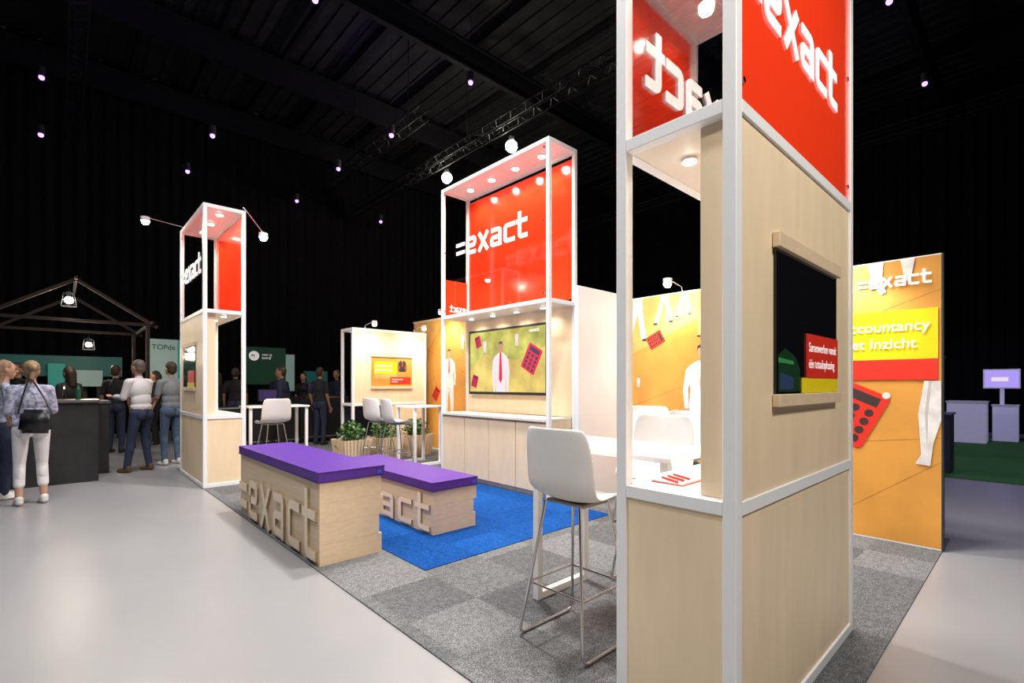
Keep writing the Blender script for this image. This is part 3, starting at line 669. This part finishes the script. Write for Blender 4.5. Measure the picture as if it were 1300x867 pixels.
rack(3.6,12.0,1.0,.6,.95,'black flight case with metal edges'); rack(4.8,12.3,1.2,.7,1.1,'black flight case with metal edges'); rack(2.6,12.2,.9,.6,.9,'black flight case with metal edges')
def scr(x,y,z,m,label):
    q=R('monitor',(x,y,z),label,'monitor','monitors on flight cases')
    box('casing',x-.22,x+.22,y,y+.03,z+.06,z+.34,BLK,q,.004); box('stand',x-.03,x+.03,y+.03,y+.05,z,z+.2,BLK,q,0); box('foot',x-.1,x+.1,y-.05,y+.09,z,z+.01,BLK,q,0)
    box('screen_image',x-.2,x+.2,y-.003,y-.001,z+.08,z+.32,m,q,0)
scr(3.5,11.95,.951,TVD,'small dark monitor on a flight case'); scr(4.7,12.2,1.101,TVD,'small dark monitor on a flight case')
WHITEG=mat('white_counter_laminate',(.8,.8,.85),.4,em=(.5,.5,.8),es=.18)  # faint glow added so the laminate looks brighter
def cnt(x0,x1,y0,y1,h,m,label,mt=None):
    c=R('reception_counter',((x0+x1)/2,(y0+y1)/2,0),label,'counter')
    box('counter_body',x0,x1,y0,y1,.011,h-.03,m,c,.004); box('counter_top',x0-.02,x1+.02,y0-.02,y1+.02,h-.03,h,mt or WHITE,c,.003)
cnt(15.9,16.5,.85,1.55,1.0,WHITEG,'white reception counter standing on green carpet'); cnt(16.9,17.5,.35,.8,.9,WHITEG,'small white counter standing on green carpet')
cnt(10.2,10.7,.95,1.5,.95,mat('dark_violet_front',(.03,.025,.06),.4),'dark violet counter on green carpet',mat('violet_grey',(.2,.2,.3),.4))
ms=R('monitor',(17.2,.58,.9),'monitor glowing lavender on a small white counter','monitor')
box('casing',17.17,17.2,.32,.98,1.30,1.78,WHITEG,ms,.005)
fl=Flat(F((17.17,.98,1.30),(0,-1,0))); fl.rect(.03,.03,.63,.45,SCR); fl.rect(.15,.18,.45,.28,TVW); fl.build('screen_image',ms,.002)
box('stand',17.19,17.22,.6,.68,.901,1.32,WHITEG,ms,.002)
bm=bmesh.new()
for k in range(16): bbox(bm,12.6,12.66,1.28+k*.07,1.31+k*.07,.011,1.9)
bbox(bm,12.58,12.68,1.25,2.38,1.9,1.96)
top(frombm('slatted_screen',bm,mat('pale_green_slats',(.12,.22,.10),.5)),'pale green slatted divider screen','divider screen')
# ---------------------------------------------------------------- people
def sdf(pr,P):
    if pr[0]=='c':
        _,a,b_,ra,rb,_m=pr; a=np.array(a);b_=np.array(b_);d=b_-a
        t_=np.clip(((P-a)@d)/max(d@d,1e-9),0,1); return np.linalg.norm(P-(a+t_[:,None]*d),axis=1)-(ra+(rb-ra)*t_)
    _,c,r,_m=pr; r=np.array(r); q=np.linalg.norm((P-np.array(c))/r,axis=1); return (q-1)*r.min()
def build_prims(name,prims,mats,voxel,parent,keys):
    bm=bmesh.new()
    for pr in prims:
        if pr[0]=='c':
            _,a,b_,ra,rb,_m=pr
            if (Vector(a)-Vector(b_)).length>1e-4: rod(bm,a,b_,ra,14,rb)
            bmesh.ops.create_uvsphere(bm,u_segments=14,v_segments=9,radius=ra,matrix=Matrix.Translation(a)); bmesh.ops.create_uvsphere(bm,u_segments=14,v_segments=9,radius=rb,matrix=Matrix.Translation(b_))
        else: bmesh.ops.create_uvsphere(bm,u_segments=20,v_segments=14,radius=1,matrix=Matrix.Translation(pr[1])@Matrix.Diagonal((*pr[2],1)))
    me=bpy.data.meshes.new(name); bm.to_mesh(me); bm.free(); o=bpy.data.objects.new(name,me)
    m=o.modifiers.new('r','REMESH'); m.mode='VOXEL'; m.voxel_size=voxel
    m=o.modifiers.new('s','SMOOTH'); m.factor=.5; m.iterations=3 if voxel<.01 else 2
    me2=evalmesh(o)
    me2.materials.clear()
    for k_ in keys: me2.materials.append(mats[k_])
    n=len(me2.polygons); cc=np.zeros(n*3); me2.polygons.foreach_get('center',cc); P=cc.reshape(-1,3)
    D=np.stack([sdf(p,P) for p in prims]); idx=D.argmin(0); mi=np.array([keys.index(p[-1]) for p in prims])[idx]
    me2.polygons.foreach_set('material_index',mi.astype(np.int32)); me2.polygons.foreach_set('use_smooth',np.ones(n,bool)); me2.update()
    me2.name=name; o=bpy.data.objects.new(name,me2); return reg(o,parent)
SK=mat('skin',(.52,.29,.20),.5,var=.05); SKT=mat('skin_tan',(.36,.19,.12),.5,var=.05)
EYE=mat('eye_dark',(.03,.02,.02),.2); LIP=mat('lip',(.45,.14,.12),.5)
def person(label,loc,yaw,H,top_m,bot_m,shoe_m,hair_m,skin=SK,arms=None,legs=None,hair='short',sleeve=1.0,hem=0.0,voxel=.008,female=False,loose=0,lean=0):
    root=R('person',(0,0,0),label,'person')
    hw=.155 if female else .18; pr=[]
    def c(a,b_,ra,rb,m): pr.append(('c',tuple(a),tuple(b_),ra,rb,m))
    def e(p,r,m): pr.append(('e',tuple(p),tuple(r),m))
    L=loose
    e((0,0,.96),(.112,.155 if not female else .165,.13),'bot')
    for s in (-1,1): e((-.045,s*.07,.90),(.085,.085,.095),'bot')
    e((.0,0,1.12),(.105+L,(.145 if not female else .128)+L,.17),'top')
    e((-.005+lean*.5,0,1.28),(.108+L,hw-.02+L,.19),'top')
    if female: e((.05+lean*.5,0,1.30),(.085,.115,.085),'top'); e((0,0,1.0),(.12+L,.165+L,.09),'top')
    else: e((0,0,1.02),(.115+L,.15+L,.09),'top')
    c((lean,-hw+.05,1.42),(lean,hw-.05,1.42),.052,.052,'top')
    c((lean,0,1.42),(lean+.012,0,1.56),.052,.045,'skin'); c((lean-.01,0,1.41),(lean,0,1.47),.07,.056,'top')
    hc=Vector((lean+.02,0,1.645))
    e(hc,(.094,.074,.110),'skin'); e(hc+Vector((.035,0,-.06)),(.056,.05,.055),'skin'); c(hc+Vector((.088,0,.0)),hc+Vector((.106,0,-.028)),.009,.014,'skin')
    for s in (-1,1): e(hc+Vector((-.005,s*.077,-.01)),(.017,.009,.03),'skin')
    e(hc+Vector((.084,0,-.06)),(.012,.025,.008),'lip')
    lg=legs or [((.0,-.09,.92),(.02,-.10,.50),(-.02,-.11,.085)),((.0,.09,.92),(.03,.10,.50),(.0,.11,.085))]
    shoes=[]
    for hp,kn,an in lg:
        hp,kn,an=map(Vector,(hp,kn,an)); c(hp,kn,.088,.058,'bot')
        end=kn.lerp(an,1-hem); c(kn,end,.058,.048 if hem<.05 else .055,'bot')
        if hem>0: c(end,an,.044,.034,'skin')
        e(kn.lerp(an,.3)+Vector((-.018,0,0)),(.048,.048,.11),'bot' )
        c(an,an+Vector((.02,0,-.03)),.034,.034,'skin' if hem>0 else 'bot'); c(an+Vector((0,0,-.035)),an+Vector((.12,0,-.055)),.030,.022,'skin')
        shoes.append(an)
    ar=arms or [((-.03,-hw-.05,1.13),(.05,-hw-.055,.88)),((-.03,hw+.05,1.13),(.05,hw+.055,.88))]
    for s,(el,wr) in zip((-1,1),ar):
        sh=Vector((lean,s*hw,1.405)); el=Vector(el);wr=Vector(wr)
        if sleeve>=.5: c(sh,el,.052+L,.042+L,'top')
        else: m_=sh.lerp(el,sleeve*2); c(sh,m_,.054+L,.048+L,'top'); c(m_,el,.040,.036,'skin')
        if sleeve>.5: m_=el.lerp(wr,(sleeve-.5)*2); c(el,m_,.042+L,.034+L*.5,'top'); 
        c(el,wr,.035,.025,'skin')
        d=(wr-el).normalized(); side=d.cross(Vector((0,0,1)))
        if side.length<.3: side=Vector((1,0,0))
        side=(side-d*side.dot(d)).normalized(); nrm=side.cross(d)*s
        for q in (-.022,0,.022): c(wr+d*.015+side*q*.6,wr+d*.085+side*q,.015,.014,'skin')
        for q,l in ((-.031,.060),(-.0105,.074),(.0105,.080),(.031,.070)):
            b0=wr+d*.09+side*q; b1=b0+d*l*.5+nrm*.008; b2=b1+d*l*.42+nrm*.022; c(b0,b1,.0095,.009,'skin'); c(b1,b2,.009,.0075,'skin')
        t0=wr+d*.03+side*.03; t1=t0+d*.03+side*.028; c(t0,t1,.012,.011,'skin'); c(t1,t1+d*.032+side*.006,.0105,.009,'skin')
    mats={'top':top_m,'bot':bot_m,'skin':skin,'lip':LIP}
    build_prims('body',pr,mats,voxel,root,['top','bot','skin','lip'])
    hp=[('e',tuple(hc+Vector((-.020,0,.028))),(.094,.082,.098),'h'),('e',tuple(hc+Vector((-.046,0,-.02))),(.062,.074,.082),'h')]
    if hair=='bun': hp+=[('e',tuple(hc+Vector((-.115,0,.03))),(.045,.045,.05),'h'),('c',tuple(hc+Vector((-.10,0,0))),tuple(hc+Vector((-.12,.02,-.15))),.035,.018,'h')]
    if hair=='long': hp+=[('c',tuple(hc+Vector((-.06,0,0))),tuple(hc+Vector((-.085,0,-.22))),.08,.065,'h')]
    build_prims('hair',hp,{'h':hair_m},max(voxel,.009),root,['h'])
    for an in shoes:
        build_prims('shoe',[('c',tuple(an+Vector((-.03,0,-.045))),tuple(an+Vector((.13,0,-.052))),.040,.032,'s'),('c',tuple(an+Vector((-.02,0,-.01))),tuple(an+Vector((.03,0,-.03))),.044,.04,'s'),('e',tuple(an+Vector((.06,0,-.062))),(.125,.045,.022),'s')],{'s':shoe_m},.009,root,['s'])
    if voxel<.01:
        for s in (-1,1):
            bm=bmesh.new(); bmesh.ops.create_uvsphere(bm,u_segments=10,v_segments=8,radius=.011,matrix=Matrix.Translation(hc+Vector((.083,s*.03,.005)))); frombm('eye',bm,EYE,root,smooth=True)
    root.location=loc; k_=H/1.765; root.scale=(k_,k_,k_); root.rotation_euler=(0,0,yaw)
    return root
def cloth(n,c_,var=.1,vs=8,**k): return mat(n,c_,.85,var=var,vs=vs,bump=.35,bs=14,**k)
FLOR=cloth('floral_blouse',(.34,.35,.46),.6,26); WHT=cloth('white_cloth',(.72,.71,.73),.06); JEAN=cloth('blue_jeans',(.025,.035,.075),.25,30); NAVY=cloth('navy_cloth',(.015,.02,.05)); BLC=cloth('black_cloth',(.015,.015,.018)); GRY=cloth('grey_cloth',(.22,.24,.26)); JEANL=cloth('light_jeans',(.07,.11,.18),.2,25)
HB=mat('blond_hair',(.26,.17,.09),.6,var=.4,vs=30,stretch=(1,1,.2)); HBR=mat('brown_hair',(.04,.025,.016),.6,var=.3,vs=30); HG=mat('greying_hair',(.13,.10,.085),.6,var=.3,vs=30)
SHW=mat('white_shoe',(.6,.58,.56),.5); SHB=mat('brown_shoe',(.12,.06,.03),.5); SHK=mat('black_shoe',(.02,.02,.02),.5)
FW=math.atan2(.7337,.6794)
person('woman in floral blouse and white capri trousers, hair tied up',(-.24,8.02,0),FW+.95,1.68,FLOR,WHT,SHW,HB,arms=[((.02,-.20,1.15),(.22,-.10,1.05)),((.0,.20,1.14),(.20,.16,1.02))],hair='bun',sleeve=.6,hem=.4,female=True,loose=.012)
person('woman in light patterned top and navy trousers beside the bar',(-.50,8.62,0),FW-.6,1.70,FLOR,NAVY,SHW,HB,skin=SK,arms=[((.02,-.20,1.15),(.22,-.10,1.05)),((.0,.20,1.14),(.20,.16,1.02))],hair='long',sleeve=.6,female=True)
person('man in white shirt and jeans leaning toward the bar counter',(.97,9.85,0),FW+1.45,1.80,WHT,JEAN,SHB,HG,arms=[((.10,-.21,1.17),(.34,-.12,1.18)),((.10,.21,1.17),(.34,.14,1.18))],sleeve=.9,loose=.008,lean=.04,legs=[((.0,-.09,.92),(.04,-.11,.50),(-.02,-.13,.085)),((.0,.09,.92),(.06,.12,.50),(.10,.15,.085))])
person('man in grey shirt and light jeans beside the far tower',(1.44,10.35,0),FW+1.2,1.80,GRY,JEANL,SHW,HBR,arms=[((.04,-.21,1.15),(.26,-.14,1.10)),((.04,.21,1.15),(.26,.14,1.10))],sleeve=.4)
pw=person('woman with dark hair in black top behind the bar',(.13,11.6,0),-FW+3.0,1.72,BLC,BLC,SHK,HBR,hair='long',female=True,sleeve=.4,voxel=.011)
pm=person('man in black shirt standing in the dim hall',(.85,12.9,0),1.0,1.80,BLC,JEAN,SHK,HBR,skin=SKT,sleeve=.4,voxel=.013)
pn=person('man in navy clothes by the flight cases',(3.55,11.2,0),2.6,1.80,NAVY,BLC,SHK,HBR,skin=SKT,sleeve=.8,voxel=.013)
for src,x,y,yw,lab in ((pm,4.45,11.4,.5,'man in black shirt by the flight cases'),(pm,3.1,13.1,1.2,'person in black shirt among equipment'),(pw,2.9,14,2.2,'person in black standing near booth signs'),(pn,5.5,12.9,3.6,'person in navy clothes near teal panels'),(pn,4.15,13.3,4,'person in navy clothes standing in the dim hall'),
    (pw,1.65,14.0,3,'woman in black top in the dim hall'),(pn,2.1,13.2,5,'man in navy clothes in the dim hall'),(pw,4.9,13.7,4,'woman in black top near equipment'),(pm,-.55,12.6,4,'man in black shirt behind the bar')):
    dup(src,(x,y,0),yw,lab)
# shoulder bag
bg=R('shoulder_bag',(-.17,7.80,.86),'black leather shoulder bag carried at the hip','bag')
LEATH=mat('black_leather',(.012,.012,.013),.35,bump=.3,bs=40)
bm=bmesh.new(); bmesh.ops.create_cube(bm,size=1,matrix=Matrix.Diagonal((.38,.13,.27,1))); bmesh.ops.bevel(bm,geom=bm.edges[:],offset=.045,segments=3,affect='EDGES')
for v in bm.verts: 
    if v.co.z>.05: v.co.y*=.55; v.co.x*=.93
bm.transform(Matrix.Translation((-.20,7.775,.98))@Matrix.Rotation(FW-math.pi/2-.1,4,'Z')); frombm('bag_body',bm,LEATH,bg,smooth=True)
tube('strap',[(-.34,7.835,1.07),(-.31,7.875,1.25),(-.25,7.90,1.50),(-.13,7.86,1.25),(-.06,7.735,1.07)],.009,LEATH,bg,rad=.08)
for k,(x,y) in enumerate(((-.1,9.5),(.05,9.6),(.2,9.45),(.3,10.3))):
    b_=bmesh.new(); z=1.181 if y<10 else 1.141
    rod(b_,(x,y,z),(x,y,z+.15),.03,14); rod(b_,(x,y,z+.15),(x,y,z+.19),.03,14,.012); rod(b_,(x,y,z+.19),(x,y,z+.23),.012,10)
    top(frombm('bottle',b_,GLW if k%2 else GREEN),'small drinks bottle standing on the bar','bottle','bottles on the bar')
# ---------------------------------------------------------------- lights
lamp('SPOT',(-.8,3.2,7.3),(.3,4.0,0),960,.5,(.97,.98,1),2.0,.8)
lamp('SPOT',(2.9,2.4,7.2),(2.6,2.8,0),1100,.25,(1,.96,.9),1.7,.8)
lamp('SPOT',(3.3,4.6,7.3),(2.0,4.6,0),1750,.22,(1,.96,.9),1.8,.8)
lamp('SPOT',(0.6,7.0,7.0),(.6,8.2,0),440,.4,(.93,.9,1),1.7,.8)
lamp('SPOT',(4.2,1.2,7.2),(4.4,.8,0),750,.3,(1,.97,.95),1.5,.8)
lamp('SPOT',(1.6,-2.0,4.8),(2.5,.72,1.7),660,.35,(1,.95,.87),1.3,.7)  # unseen spot added to light the near tower's front face
lamp('SPOT',(-1.6,.6,5.0),(1.8,1.2,1.6),300,.35,(1,.95,.88),1.1,.7)
lamp('SPOT',(.5,5.0,6.0),(4.5,5.2,1.5),600,.3,(1,.96,.9),1.2,.7)
lamp('SPOT',(2.4,5.2,6.2),(4.6,8.9,1.3),520,.3,(1,.95,.88),1.1,.7)
lamp('SPOT',(-.6,6.0,5.8),(1.42,8.4,1.6),180,.3,(1,.96,.9),.8,.7)
lamp('SPOT',(13,1,7),(14,.8,0),700,.4,(.55,.48,1),2.0,.8)  # added without a fixture to brighten the far counters
lamp('SPOT',(8.5,-.8,7.5),(8.0,-.4,0),300,.4,(.42,.38,1),1.5,.8)  # added without a fixture to tint the right-hand floor violet
w=bpy.data.worlds.new('w'); S.world=w; w.use_nodes=True
w.node_tree.nodes['Background'].inputs[0].default_value=(.35,.3,.5,1); w.node_tree.nodes['Background'].inputs[1].default_value=.03
bpy.data.scenes.remove(TMP)
# ---------------------------------------------------------------- camera
cam=bpy.data.cameras.new('camera'); cam.sensor_width=36; cam.lens=36*620.7/1300; cam.shift_y=(488-433.5)/1300; cam.clip_start=.05
co=bpy.data.objects.new('camera',cam); co.location=(0,0,1.4); co.rotation_euler=(math.pi/2,0,math.atan2(.7337,.6794)-math.pi/2); C.objects.link(co); S.camera=co
